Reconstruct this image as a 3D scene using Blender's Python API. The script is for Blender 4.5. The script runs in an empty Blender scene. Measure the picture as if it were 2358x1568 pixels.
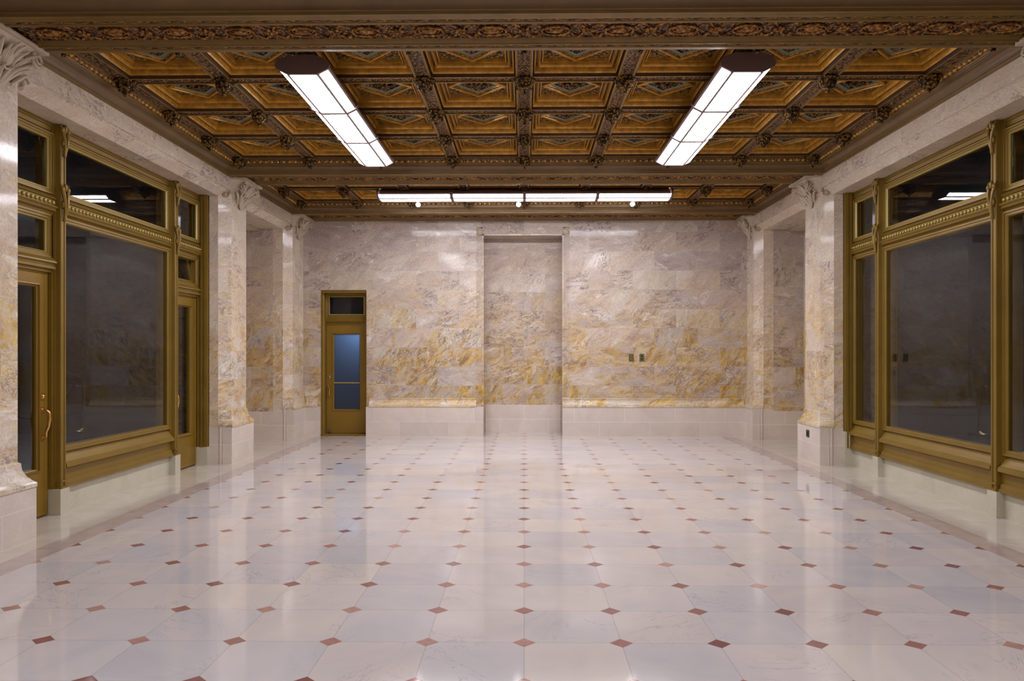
import bpy, bmesh, math, random
from mathutils import Vector, Matrix, noise as mnoise
random.seed(7)
C = bpy.context.scene.collection
PI = math.pi
sc = bpy.context.scene

# ------------------------------------------------------------------ measures
XW = 4.0            # marble wall face / pillar shaft face (mirrored left and right)
XP = 3.94           # plinth face
ZT = 3.90           # top of the marble
CH = 0.13           # splay round openings
RIB = 4.066         # underside of ceiling ribs
YB = 14.11          # back wall
B1 = (5.54, 6.17); B2 = (10.46, 11.09); B3 = (13.40, 14.12)   # ceiling beams
PX = 0.94; PY = 0.983                                          # coffer pitch
S = 0.503; SY = 4.055                                          # floor tile and its first row

# ------------------------------------------------------------------ mesh builder
class MB:
    def __init__(s): s.v = []; s.f = []; s.m = []; s.mi = 0
    def quadgrid(s, g, closed_u=False):
        n = len(g); k = len(g[0]); b = len(s.v)
        for r in g: s.v += [tuple(p) for p in r]
        for i in range(n-1):
            for j in range(k if closed_u else k-1):
                j2 = (j+1) % k
                s.f.append((b+i*k+j, b+i*k+j2, b+(i+1)*k+j2, b+(i+1)*k+j)); s.m.append(s.mi)
        return b
    def face(s, pts):
        b = len(s.v); s.v += [tuple(p) for p in pts]; s.f.append(tuple(range(b, b+len(pts)))); s.m.append(s.mi)
    def box(s, x0, x1, y0, y1, z0, z1):
        x0, x1 = min(x0, x1), max(x0, x1)
        b = len(s.v)
        s.v += [(x0,y0,z0),(x1,y0,z0),(x1,y1,z0),(x0,y1,z0),(x0,y0,z1),(x1,y0,z1),(x1,y1,z1),(x0,y1,z1)]
        for q in ((0,3,2,1),(4,5,6,7),(0,1,5,4),(1,2,6,5),(2,3,7,6),(3,0,4,7)):
            s.f.append(tuple(b+i for i in q)); s.m.append(s.mi)
        return s
    def loft(s, rings, cap=True):
        b = s.quadgrid(rings, True); k = len(rings[0]); n = len(rings)
        if cap:
            s.f.append(tuple(b+i for i in range(k))); s.m.append(s.mi)
            s.f.append(tuple(b+(n-1)*k+i for i in reversed(range(k)))); s.m.append(s.mi)
        return s
    def prism(s, pts, axis, a0, a1):
        def P(p, a):
            return {'x': (a, p[0], p[1]), 'y': (p[0], a, p[1]), 'z': (p[0], p[1], a)}[axis]
        return s.loft([[P(p, a0) for p in pts], [P(p, a1) for p in pts]])
    def lathe(s, prof, c=(0,0,0), seg=16, lobes=0, amp=0.0):
        rings = []
        for r, z in prof:
            rings.append([(c[0]+r*(1+amp*math.cos(lobes*2*PI*j/seg))*math.cos(2*PI*j/seg),
                           c[1]+r*(1+amp*math.cos(lobes*2*PI*j/seg))*math.sin(2*PI*j/seg), c[2]+z) for j in range(seg)])
        return s.loft(rings)
    def ball(s, c, r, seg=8, rings=5, rot=None):
        rx, ry, rz = r if isinstance(r, tuple) else (r, r, r)
        R = []
        for i in range(rings+1):
            t = PI*i/rings; a = max(math.sin(t), 0.02)
            row = []
            for j in range(seg):
                p = Vector((rx*a*math.cos(2*PI*j/seg), ry*a*math.sin(2*PI*j/seg), -rz*math.cos(t)))
                if rot is not None: p = rot @ p
                row.append((c[0]+p.x, c[1]+p.y, c[2]+p.z))
            R.append(row)
        return s.loft(R)
    def tube(s, path, r, seg=8):
        P = [Vector(p) for p in path]; rings = []
        up = Vector((0.13, 0.27, 0.95)).normalized()
        for i, p in enumerate(P):
            t = (P[min(i+1, len(P)-1)]-P[max(i-1, 0)]).normalized()
            a = t.cross(up)
            if a.length < 1e-3: a = t.cross(Vector((1, 0, 0)))
            a.normalize(); b = t.cross(a)
            rr = r[i] if isinstance(r, (list, tuple)) else r
            rings.append([tuple(p+rr*(math.cos(2*PI*j/seg)*a+math.sin(2*PI*j/seg)*b)) for j in range(seg)])
        return s.loft(rings)
    def sweep(s, corners, prof, M):
        """mitred moulding round a closed counter-clockwise outline; prof = (inset, height[, material])"""
        n = len(corners); cs = [Vector(c) for c in corners]; off = []
        for i in range(n):
            d1 = (cs[i]-cs[i-1]).normalized(); d2 = (cs[(i+1) % n]-cs[i]).normalized()
            n1 = Vector((-d1.y, d1.x)); n2 = Vector((-d2.y, d2.x))
            off.append((n1+n2)/(1+n1.dot(n2)))
        for a in range(len(prof)-1):
            if len(prof[a]) > 2: s.mi = prof[a][2]
            r = []
            for q in (prof[a], prof[a+1]):
                r.append([M(*(cs[i]+off[i]*q[0]), q[1]) for i in range(n)])
            s.quadgrid(r, True)
        return s
    def build(s, name, mats, parent=None, smooth=0, loc=(0,0,0)):
        me = bpy.data.meshes.new(name)
        me.from_pydata(s.v, [], s.f)
        if not isinstance(mats, (list, tuple)): mats = [mats]
        for m in mats: me.materials.append(m)
        me.polygons.foreach_set('material_index', [min(i, len(mats)-1) for i in s.m])
        bm = bmesh.new(); bm.from_mesh(me)
        bmesh.ops.remove_doubles(bm, verts=bm.verts, dist=1e-5)
        bmesh.ops.recalc_face_normals(bm, faces=bm.faces)
        uv = bm.loops.layers.uv.new('UVMap')
        for f in bm.faces:
            nx, ny, nz = abs(f.normal.x), abs(f.normal.y), abs(f.normal.z)
            for l in f.loops:
                c = l.vert.co
                l[uv].uv = (c.x, c.y) if nz > max(nx, ny)*1.1 else ((c.y, c.z) if nx >= ny else (c.x, c.z))
        bm.to_mesh(me); bm.free()
        if smooth:
            me.polygons.foreach_set('use_smooth', [True]*len(me.polygons))
            me.set_sharp_from_angle(angle=math.radians(smooth))
        o = bpy.data.objects.new(name, me); C.objects.link(o); o.location = loc
        if parent: o.parent = parent
        return o

def tag(o, label, cat, group=None, kind=None):
    o['label'] = label; o['category'] = cat
    if group: o['group'] = group
    if kind: o['kind'] = kind
    return o
def empty(name, loc, label, cat, group=None, kind=None):
    o = bpy.data.objects.new(name, None); C.objects.link(o); o.location = loc; o.empty_display_size = 0.1
    return tag(o, label, cat, group, kind)
def copy_tree(o, parent=None):
    c = o.copy(); C.objects.link(c); c.parent = parent
    for ch in list(o.children): copy_tree(ch, c)
    return c
def rect(x0, x1, y0, y1): return [(x0, y0), (x1, y0), (x1, y1), (x0, y1)]

# ------------------------------------------------------------------ materials
def srgb(r, g, b):
    f = lambda c: (c/255/12.92) if c/255 <= 0.04045 else ((c/255+0.055)/1.055)**2.4
    return (f(r), f(g), f(b), 1)
class NT:
    def __init__(s, name):
        s.mat = bpy.data.materials.new(name); s.mat.use_nodes = True
        s.t = s.mat.node_tree; s.t.nodes.clear()
        s.out = s.t.nodes.new('ShaderNodeOutputMaterial')
    def n(s, typ, **kw):
        nd = s.t.nodes.new(typ)
        ins = kw.pop('i', {})
        for k, v in kw.items(): setattr(nd, k, v)
        for k, v in ins.items():
            if isinstance(v, bpy.types.NodeSocket): s.t.links.new(v, nd.inputs[k])
            else: nd.inputs[k].default_value = v
        return nd
    def math(s, op, a, b=None, c=None, clamp=False):
        ins = {0: a}
        if b is not None: ins[1] = b
        if c is not None: ins[2] = c
        return s.n('ShaderNodeMath', operation=op, use_clamp=clamp, i=ins).outputs[0]
    def mix(s, f, a, b, bt='MIX'):
        nd = s.t.nodes.new('ShaderNodeMix'); nd.data_type = 'RGBA'; nd.blend_type = bt
        for k, v in ((0, f), (6, a), (7, b)):
            if isinstance(v, bpy.types.NodeSocket): s.t.links.new(v, nd.inputs[k])
            else: nd.inputs[k].default_value = v
        return nd.outputs[2]
    def ramp(s, f, stops, interp='LINEAR'):
        nd = s.t.nodes.new('ShaderNodeValToRGB'); s.t.links.new(f, nd.inputs[0])
        cr = nd.color_ramp; cr.interpolation = interp
        while len(cr.elements) < len(stops): cr.elements.new(0.5)
        for e, (p, c) in zip(cr.elements, stops):
            e.position = p; e.color = c if len(c) == 4 else (*c, 1)
        return nd.outputs[0]
    def maprange(s, v, a, b, c, d, smooth=False):
        return s.n('ShaderNodeMapRange', clamp=True, interpolation_type='SMOOTHSTEP' if smooth else 'LINEAR',
                   i={0: v, 1: a, 2: b, 3: c, 4: d}).outputs[0]
    def pos(s): return s.n('ShaderNodeNewGeometry').outputs['Position']
    def noise(s, vec, scale, detail=5, rough=0.55, dist=0.0, out=0):
        return s.n('ShaderNodeTexNoise', i={'Vector': vec, 'Scale': scale, 'Detail': detail, 'Roughness': rough, 'Distortion': dist}).outputs[out]
    def vadd(s, a, b): return s.n('ShaderNodeVectorMath', operation='ADD', i={0: a, 1: b}).outputs[0]
    def vmul(s, a, b): return s.n('ShaderNodeVectorMath', operation='MULTIPLY', i={0: a, 1: b}).outputs[0]
    def bsdf(s, **ins):
        nd = s.n('ShaderNodeBsdfPrincipled', i={k.replace('_', ' '): v for k, v in ins.items()})
        s.t.links.new(nd.outputs[0], s.out.inputs[0]); return nd
    def bump(s, h, strength, dist=0.01):
        return s.n('ShaderNodeBump', i={'Height': h, 'Strength': strength, 'Distance': dist}).outputs[0]

def plain(name, col, rough=0.5, metal=0.0, var=0.12, vs=8.0, bump=0.0, spec=0.5):
    m = NT(name); p = m.pos()
    f = m.noise(p, vs, 4)
    v = m.maprange(f, 0.3, 0.7, 1-var, 1+var)
    hs = m.n('ShaderNodeHueSaturation', i={'Value': v, 'Color': col}).outputs[0]
    kw = dict(Base_Color=hs, Roughness=rough, Metallic=metal)
    if bump: kw['Normal'] = m.bump(m.noise(p, vs*8, 3), bump)
    b = m.bsdf(**kw); b.inputs['Specular IOR Level'].default_value = spec
    return m.mat

def marble(name, bw=0.78, bh=0.345, ochre=1.0, grey=1.0, shift=0.0, tone=1.0, rough=0.05, zoff=0.122, blockvar=1.0, warm=0.0):
    m = NT(name); p = m.pos()
    uv = m.n('ShaderNodeUVMap').outputs[0]
    mp = m.n('ShaderNodeMapping', i={'Vector': uv, 'Location': (shift, zoff, 0)}).outputs[0]
    br = m.n('ShaderNodeTexBrick', offset=0.5, i={'Vector': mp, 'Color1': (0,0,0,1), 'Color2': (1,1,1,1), 'Mortar': (.5,.5,.5,1),
             'Scale': 1.0, 'Mortar Size': 0.0022, 'Mortar Smooth': 0.2, 'Bias': 0.0, 'Brick Width': bw, 'Row Height': bh})
    rnd = br.outputs[0]; joint = br.outputs[1]
    wn = m.n('ShaderNodeTexWhiteNoise', noise_dimensions='1D', i={'W': m.math('MULTIPLY', rnd, 91.7)})
    off = m.n('ShaderNodeVectorMath', operation='SCALE', i={0: wn.outputs['Color'], 'Scale': 30.0}).outputs[0]
    q = m.vadd(p, off)
    q = m.n('ShaderNodeVectorRotate', rotation_type='AXIS_ANGLE', i={'Vector': q, 'Axis': (0.25, 1, 0.25), 'Angle': m.math('MULTIPLY_ADD', wn.outputs['Value'], 1.5, -0.2)}).outputs[0]
    g0 = m.vmul(q, (1.0, 1.0, 2.4))
    wv = m.n('ShaderNodeVectorMath', operation='SCALE', i={0: m.n('ShaderNodeVectorMath', operation='SUBTRACT', i={0: m.noise(g0, 1.6, 3, 0.6, 0, 1), 1: (.5,.5,.5)}).outputs[0], 'Scale': 0.75}).outputs[0]
    g = m.vadd(g0, wv)
    cloud = m.noise(g, 1.5, 5, 0.62, 0.4)
    base = m.ramp(cloud, [(0.30, srgb(160,143,138)), (0.43, srgb(186,170,162)), (0.54, srgb(197,183,170)), (0.66, srgb(216,206,194))])
    blk = m.ramp(wn.outputs['Value'], [(0.0, srgb(164,152,146)), (0.35, srgb(192,178,164)), (0.6, srgb(188,166,148)), (0.8, srgb(208,199,180)), (1.0, srgb(174,162,144))])
    base = m.mix(0.40*blockvar, base, blk)
    if warm: base = m.mix(warm, base, srgb(210, 197, 172))
    z = m.n('ShaderNodeSeparateXYZ', i={0: p}).outputs[2]
    low = m.maprange(z, 1.4, 3.1, 1.0, 0.12)
    # ochre staining: broad patches broken up by fine brecciation, and long curling veins
    pm = m.maprange(m.noise(g, 1.0, 3, 0.6, 0.5), 0.41, 0.53, 0.0, 1.0)
    fine = m.maprange(m.noise(g, 5.5, 5, 0.74, 1.2), 0.43, 0.56, 0.0, 1.0)
    o1 = m.math('MULTIPLY', m.math('MULTIPLY', pm, m.math('MULTIPLY_ADD', wn.outputs['Value'], 0.4, 0.72)), m.math('MULTIPLY_ADD', fine, 0.70, 0.24))
    o1 = m.math('MULTIPLY', o1, low)
    v1 = m.math('ABSOLUTE', m.math('SUBTRACT', m.noise(m.vadd(g, (7.1, 3.3, 1.9)), 1.25, 5, 0.6, 0.6), 0.5))
    vein = m.math('MULTIPLY', m.maprange(v1, 0.0, 0.030, 1.0, 0.0), m.maprange(m.noise(q, 1.7, 3), 0.40, 0.60, 0.0, 1.0))
    v1b = m.math('ABSOLUTE', m.math('SUBTRACT', m.noise(m.vadd(g, (17.1, 5.3, 8.9)), 3.1, 4, 0.62, 0.8), 0.5))
    vein2 = m.math('MULTIPLY', m.maprange(v1b, 0.0, 0.022, 0.8, 0.0), m.maprange(m.noise(q, 1.1, 3), 0.45, 0.62, 0.0, 1.0))
    o2 = m.math('MULTIPLY', m.math('MAXIMUM', vein, vein2), m.math('MULTIPLY_ADD', low, 0.75, 0.20))
    oc = m.math('MULTIPLY', m.math('MAXIMUM', o1, o2), ochre*0.9, clamp=True)
    ochc = m.ramp(m.noise(g, 4.0, 3), [(0.35, srgb(150,108,18)), (0.5, srgb(184,142,36)), (0.65, srgb(206,174,84))])
    col = m.mix(oc, base, ochc)
    v2 = m.math('ABSOLUTE', m.math('SUBTRACT', m.noise(m.vadd(g, (1.1, 13.3, 21.9)), 2.6, 5, 0.68, 1.2), 0.5))
    gm = m.math('MULTIPLY', m.maprange(v2, 0.0, 0.028, 1.0, 0.0), m.maprange(m.noise(q, 0.9, 3), 0.48, 0.60, 0.0, 1.0))
    col = m.mix(m.math('MULTIPLY', gm, 0.85*grey, clamp=True), col, srgb(98, 86, 96))
    wm = m.maprange(m.noise(m.vadd(g, (31, 3, 9)), 3.0, 5, 0.7, 0.8), 0.58, 0.68, 0.0, 0.7)
    col = m.mix(wm, col, srgb(226, 216, 206))
    sp = m.maprange(m.noise(q, 42.0, 3, 0.65), 0.3, 0.7, 0.86, 1.12)
    col = m.n('ShaderNodeHueSaturation', i={'Value': m.math('MULTIPLY', sp, tone), 'Color': col}).outputs[0]
    jc = m.ramp(m.noise(p, 0.8, 2), [(0.42, srgb(120, 104, 92)), (0.58, srgb(216, 206, 196))])
    col = m.mix(m.math('MULTIPLY', joint, 0.30), col, jc)
    rg = m.maprange(cloud, 0.3, 0.7, rough, rough+0.07)
    b = m.bsdf(Base_Color=col, Roughness=rg); b.inputs['Specular IOR Level'].default_value = 0.14
    return m.mat

def stone(name, c1, c2, bw=0.0, bh=0.265, rough=0.42, joint_col=(205,196,184), zoff=0.0):
    m = NT(name); p = m.pos()
    f = m.noise(p, 2.2, 7, 0.6, 0.8)
    col = m.ramp(f, [(0.3, c1), (0.7, c2)])
    sp = m.maprange(m.noise(p, 60, 3), 0.3, 0.7, 0.94, 1.05)
    col = m.n('ShaderNodeHueSaturation', i={'Value': sp, 'Color': col}).outputs[0]
    if bw:
        uv = m.n('ShaderNodeUVMap').outputs[0]
        mp = m.n('ShaderNodeMapping', i={'Vector': uv, 'Location': (0, zoff, 0)}).outputs[0]
        br = m.n('ShaderNodeTexBrick', offset=0.5, i={'Vector': mp, 'Color1': (.94,.94,.94,1), 'Color2': (1.04,1.04,1.04,1), 'Mortar': (1,1,1,1),
                 'Scale': 1.0, 'Mortar Size': 0.006, 'Mortar Smooth': 0.3, 'Brick Width': bw, 'Row Height': bh})
        col = m.mix(1.0, col, br.outputs[0], 'MULTIPLY')
        col = m.mix(m.math('MULTIPLY', br.outputs[1], 0.6), col, srgb(*joint_col))
    m.bsdf(Base_Color=col, Roughness=rough)
    return m.mat

def floor_mat():
    m = NT('floor_marble'); p = m.pos()
    xyz = m.n('ShaderNodeSeparateXYZ', i={0: p}); x, y = xyz.outputs[0], xyz.outputs[1]
    u = m.math('DIVIDE', x, S); v = m.math('DIVIDE', m.math('SUBTRACT', y, SY), S)
    iu, iv = m.math('FLOOR', u), m.math('FLOOR', v)
    tid = m.n('ShaderNodeCombineXYZ', i={0: iu, 1: iv, 2: 0.37}).outputs[0]
    wn = m.n('ShaderNodeTexWhiteNoise', noise_dimensions='3D', i={'Vector': tid})
    off = m.n('ShaderNodeVectorMath', operation='SCALE', i={0: wn.outputs['Color'], 'Scale': 25.0}).outputs[0]
    q = m.vadd(p, off)
    q = m.n('ShaderNodeVectorRotate', rotation_type='AXIS_ANGLE', i={'Vector': q, 'Axis': (0, 0, 1), 'Angle': m.math('MULTIPLY', wn.outputs['Value'], 6.0)}).outputs[0]
    g = m.vmul(q, (1.0, 2.0, 1.0))
    cl = m.noise(g, 1.6, 6, 0.55, 0.6)
    tint = m.ramp(wn.outputs['Value'], [(0.0, srgb(184,180,182)), (0.3, srgb(198,190,187)), (0.55, srgb(206,193,186)), (0.8, srgb(210,198,184)), (1.0, srgb(196,183,178))])
    shade = m.ramp(cl, [(0.25, srgb(182,178,180)), (0.5, srgb(201,191,186)), (0.75, srgb(213,202,193))])
    col = m.mix(0.45, tint, shade)
    r1 = m.math('ABSOLUTE', m.math('SUBTRACT', m.noise(g, 1.7, 8, 0.6, 1.5), 0.5))
    vm = m.math('MULTIPLY', m.maprange(r1, 0.0, 0.012, 1.0, 0.0), m.maprange(m.noise(q, 1.4, 2), 0.5, 0.65, 0.0, 0.5))
    col = m.mix(vm, col, srgb(150, 142, 146))
    # joints and lozenges
    fu = m.math('ABSOLUTE', m.math('SUBTRACT', u, m.math('ROUND', u)))
    fv = m.math('ABSOLUTE', m.math('SUBTRACT', v, m.math('ROUND', v)))
    jm = m.maprange(m.math('MINIMUM', fu, fv), 0.002, 0.006, 0.45, 0.0)
    col = m.mix(jm, col, srgb(134, 126, 126))
    lid = m.n('ShaderNodeCombineXYZ', i={0: m.math('ROUND', u), 1: m.math('ROUND', v), 2: 1.7}).outputs[0]
    wl = m.n('ShaderNodeTexWhiteNoise', noise_dimensions='3D', i={'Vector': lid})
    lc = m.ramp(wl.outputs['Value'], [(0.0, srgb(128,86,80)), (0.35, srgb(146,102,94)), (0.7, srgb(164,118,107)), (1.0, srgb(184,148,132))])
    lc = m.n('ShaderNodeHueSaturation', i={'Value': m.maprange(m.noise(p, 30, 4), 0.3, 0.7, 0.86, 1.14), 'Color': lc}).outputs[0]
    lz = m.maprange(m.math('ADD', fu, fv), 0.121, 0.125, 1.0, 0.0)
    col = m.mix(lz, col, lc)
    # border: brown band, then cream band out to the walls
    ax = m.math('ABSOLUTE', x)
    b1 = m.maprange(ax, 7*S-0.001, 7*S+0.001, 0.0, 1.0)
    brown = m.ramp(m.noise(p, 5, 6, 0.6, 0.6), [(0.3, srgb(170,152,144)), (0.7, srgb(188,172,163))])
    col = m.mix(b1, col, brown)
    b2 = m.maprange(ax, 3.735, 3.738, 0.0, 1.0)
    cream = m.ramp(m.noise(p, 2.5, 6, 0.6, 0.8), [(0.3, srgb(190,178,160)), (0.7, srgb(206,194,178))])
    col = m.mix(b2, col, cream)
    rg = m.maprange(m.noise(p, 1.2, 4), 0.3, 0.7, 0.05, 0.08)
    m.bsdf(Base_Color=col, Roughness=rg)
    return m.mat

def carved(name, dark, mid, light, scale=44.0, rough=0.45, metal=0.25, strength=0.9):
    m = NT(name); p = m.pos()
    vo = m.n('ShaderNodeTexVoronoi', feature='F1', i={'Vector': m.vadd(p, m.n('ShaderNodeVectorMath', operation='SCALE', i={0: m.noise(p, scale*0.6, 3, out=1), 'Scale': 0.03}).outputs[0]), 'Scale': scale})
    h = m.math('ADD', m.math('MULTIPLY', vo.outputs['Distance'], -0.9), m.math('MULTIPLY', m.noise(p, scale*2.1, 3, 0.6), 0.6))
    k = m.maprange(h, -0.5, 0.25, 0.0, 1.0)
    col = m.ramp(k, [(0.2, dark), (0.5, mid), (0.86, light)])
    b = m.bsdf(Base_Color=col, Roughness=rough, Metallic=metal, Normal=m.bump(h, strength, 0.02)); b.inputs['Specular IOR Level'].default_value = 0.2
    return m.mat

def emit(name, col, strength):
    m = NT(name)
    e = m.n('ShaderNodeEmission', i={'Color': col, 'Strength': strength})
    m.t.links.new(e.outputs[0], m.out.inputs[0]); return m.mat

def glass_mat(name, ior=1.42, tint=(0.9, 0.91, 0.93, 1)):
    m = NT(name)
    fr = m.n('ShaderNodeFresnel', i={'IOR': ior}).outputs[0]
    tr = m.n('ShaderNodeBsdfTransparent', i={'Color': tint})
    gl = m.n('ShaderNodeBsdfGlossy', i={'Color': (1, 1, 1, 1), 'Roughness': 0.0})
    bk = m.n('ShaderNodeNewGeometry').outputs['Backfacing']
    fr = m.math('MULTIPLY', fr, m.math('SUBTRACT', 1.0, bk))
    mx = m.n('ShaderNodeMixShader', i={0: fr, 1: tr.outputs[0], 2: gl.outputs[0]})
    m.t.links.new(mx.outputs[0], m.out.inputs[0]); return m.mat

def frosted(name):
    m = NT(name)
    tl = m.n('ShaderNodeBsdfTranslucent', i={'Color': (0.62, 0.72, 0.86, 1)})
    df = m.n('ShaderNodeBsdfPrincipled', i={'Base Color': (0.05, 0.055, 0.065, 1), 'Roughness': 0.25})
    mx = m.n('ShaderNodeMixShader', i={0: 0.45, 1: tl.outputs[0], 2: df.outputs[0]})
    m.t.links.new(mx.outputs[0], m.out.inputs[0]); return m.mat

M = {}
M['marble'] = marble('wall_marble')
M['marble_shaft'] = marble('pillar_marble', bw=0.55, bh=0.40, shift=0.13, ochre=0.85, grey=0.8, tone=1.18, zoff=0.07, warm=0.30)
M['marble_base'] = marble('base_marble', bw=0.6, bh=3.0, ochre=1.0, grey=0.8, tone=1.15, zoff=0.0, warm=0.35)
M['marble_lintel'] = marble('lintel_marble', bw=0.62, bh=3.0, ochre=1.0, grey=0.9, tone=1.08, zoff=-2.0, warm=0.40)
M['plinth'] = stone('plinth_stone', srgb(206,192,178), srgb(220,207,193), bw=0.9, joint_col=(230,220,210))
M['base_block'] = stone('window_base_stone', srgb(186,180,157), srgb(202,195,174), rough=0.3)
M['carved_stone'] = stone('carved_stone', srgb(176,160,134), srgb(204,190,166), rough=0.6)
M['dim_plaster'] = plain('alcove_plaster', srgb(190,176,158), 0.7)
M['floor'] = floor_mat()
M['bronze'] = plain('bronze_paint', srgb(130,102,34), 0.42, 0.25, 0.10, 3.0)
M['bronze_door'] = plain('bronze_door', srgb(136,104,30), 0.38, 0.25, 0.10, 2.0)
M['bronze_bead'] = plain('bronze_bead', srgb(176,154,78), 0.35, 0.3, 0.06, 6.0)
M['brass'] = plain('polished_brass', srgb(214,170,104), 0.22, 0.9, 0.05)
M['stanchion_brass'] = plain('stanchion_brass', srgb(176,150,84), 0.3, 0.8, 0.05)
M['gold'] = plain('gilt_wood', srgb(188,138,52), 0.34, 0.35, 0.34, 16.0)
M['gold_dull'] = plain('gilt_wood_dull', srgb(118,91,42), 0.42, 0.25, 0.15, 6.0)
M['brown'] = plain('brown_gilt_wood', srgb(68,46,22), 0.5, 0.1, 0.3, 10.0)
M['umber'] = plain('umber_wood', srgb(108,82,48), 0.42, 0.15, 0.12, 5.0)
M['green'] = plain('verdigris_band', srgb(94,112,98), 0.6, 0.0, 0.1, 12.0)
M['carved'] = carved('carved_wood', srgb(30,17,10), srgb(104,74,52), srgb(190,142,76), metal=0.0)
M['carved_gold'] = carved('carved_gilt_wood', srgb(48,30,14), srgb(124,86,40), srgb(190,142,70), 34.0)
M['relief'] = carved('relief_wood', srgb(92,58,28), srgb(146,100,50), srgb(186,140,72), 30.0, strength=0.4)
M['boss'] = carved('boss_wood', srgb(28,18,12), srgb(84,60,28), srgb(176,134,60), 40.0)
M['lens'] = emit('lamp_diffuser', (0.95, 0.95, 1.06, 1), 9.0)
M['bulb'] = emit('spot_bulb', (1.0, 0.98, 1.0, 1), 20.0)
M['housing'] = plain('lamp_housing', srgb(104,82,78), 0.45, 0.1, 0.05)
M['bracket'] = plain('lamp_bracket', srgb(30,36,48), 0.5, 0.1, 0.05)
M['glass'] = glass_mat('dark_window_glass')
M['frosted'] = frosted('frosted_glass')
M['outlet'] = plain('olive_plate', srgb(104,98,60), 0.35, 0.3, 0.05)
M['outlet_dark'] = plain('dark_plate', srgb(54,50,42), 0.4, 0.2, 0.05)
M['steel'] = plain('steel_disc', srgb(168,166,160), 0.3, 0.7, 0.03)
M['rope'] = plain('black_rope', srgb(22,20,22), 0.8, 0.0, 0.05)
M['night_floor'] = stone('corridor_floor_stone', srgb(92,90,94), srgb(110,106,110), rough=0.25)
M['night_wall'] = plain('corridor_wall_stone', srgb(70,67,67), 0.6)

ID = lambda u, v, h: (u, v, h)

# ------------------------------------------------------------------ floor
mb = MB(); mb.box(-5.5, 5.5, -3.2, 15.0, -0.12, 0.0)
tag(mb.build('floor', M['floor']), 'polished pale marble floor with inlaid brown lozenges', 'floor', kind='structure')

# ------------------------------------------------------------------ back wall
ND = (-0.735, 0.69); NZ = 3.635; NY = 14.66      # niche
DX = (-3.68, -2.85); DZ = 2.64                  # door opening
mb = MB(); Y1 = 15.0; T = 4.25
w = CH
mb.box(-5.4, DX[0], YB, Y1, 0, T)
mb.box(DX[0], DX[1], YB, Y1, DZ, T)
mb.box(DX[1], ND[0]-w, YB, Y1, 0, T)
mb.box(ND[0]-w, ND[1]+w, YB, Y1, NZ+0.135, T)
mb.box(ND[1]+w, 5.4, YB, Y1, 0, T)
mb.box(ND[0]-w, ND[1]+w, NY, Y1, 0, NZ+0.135)
# splayed surround of the niche
for a, d in ((ND[0], -1), (ND[1], 1)):
    mb.prism([(a+d*w, YB), (a+d*0.025, YB+0.085), (a, YB+0.085), (a, NY), (a+d*w, NY)], 'z', 0, NZ+0.135)
mb.prism([(YB, NZ+0.135), (YB+0.085, NZ+0.02), (YB+0.085, NZ), (NY, NZ), (NY, NZ+0.135)], 'x', ND[0]-0.02, ND[1]+0.02)
wb = tag(mb.build('wall_back', M['marble']), 'veined pink and ochre marble back wall with a tall shallow niche', 'wall', kind='structure')
for a, d in ((ND[0], -1), (ND[1], 1)):
    s = MB(); cx = a+d*0.065; cz = NZ+0.065
    s.ball((cx, YB+0.03, cz), (0.062, 0.05, 0.062), 12, 8)
    pts = [(cx+0.055*(1-t*0.8)*math.cos(t*9)*d, YB-0.02, cz+0.055*(1-t*0.8)*math.sin(t*9)) for t in [i/20 for i in range(21)]]
    s.tube(pts, 0.012, 6)
    s.build('corner_scroll', M['carved_stone'], wb, 40)

def cyma(x0, z0, x1, z1, n=8):
    """flared base moulding from the plinth edge (x0,z0) up to the wall face (x1,z1)"""
    h = z1-z0; d = x1-x0
    pts = [(x0-0.008*(1 if d > 0 else -1), z0), (x0-0.008*(1 if d > 0 else -1), z0+0.16*h), (x0+0.12*d, z0+0.22*h)]
    for i in range(n+1):
        t = i/n; pts.append((x0+d*(0.15+0.72*(1-(1-t)**2.2)), z0+h*(0.26+0.5*t)))
    pts += [(x0+0.80*d, z0+0.80*h), (x0+0.80*d, z0+0.90*h), (x1+0.004*(1 if d > 0 else -1), z0+0.93*h), (x1+0.006*(1 if d > 0 else -1), z1)]
    return pts
bb = MB(); pm = MB()
prof = cyma(YB-0.06, 0.53, YB, 0.70)
for a, b in ((DX[1], ND[0]), (ND[1], 3.94)):
    bb.box(a, b, YB-0.06, YB+0.02, 0, 0.53)
    pm.prism(prof+[(YB+0.02, 0.70), (YB+0.02, 0.53)], 'x', a if a > -2 else a+0.05, b-(w if b < 0 else 0))
bb.box(-3.94, DX[0], YB-0.06, YB+0.02, 0, 0.53)
pm.prism(prof+[(YB+0.02, 0.70), (YB+0.02, 0.53)], 'x', -3.94, DX[0]-0.05)
bb.box(ND[0]+0.005, ND[1]-0.005, NY-0.012, NY+0.01, 0, 0.53)
bs = tag(bb.build('baseboard_back', M['plinth']), 'grey stone plinth along the foot of the back wall', 'baseboard', kind='structure')
pm.build('base_moulding', M['marble_base'], bs, 30)

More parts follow.
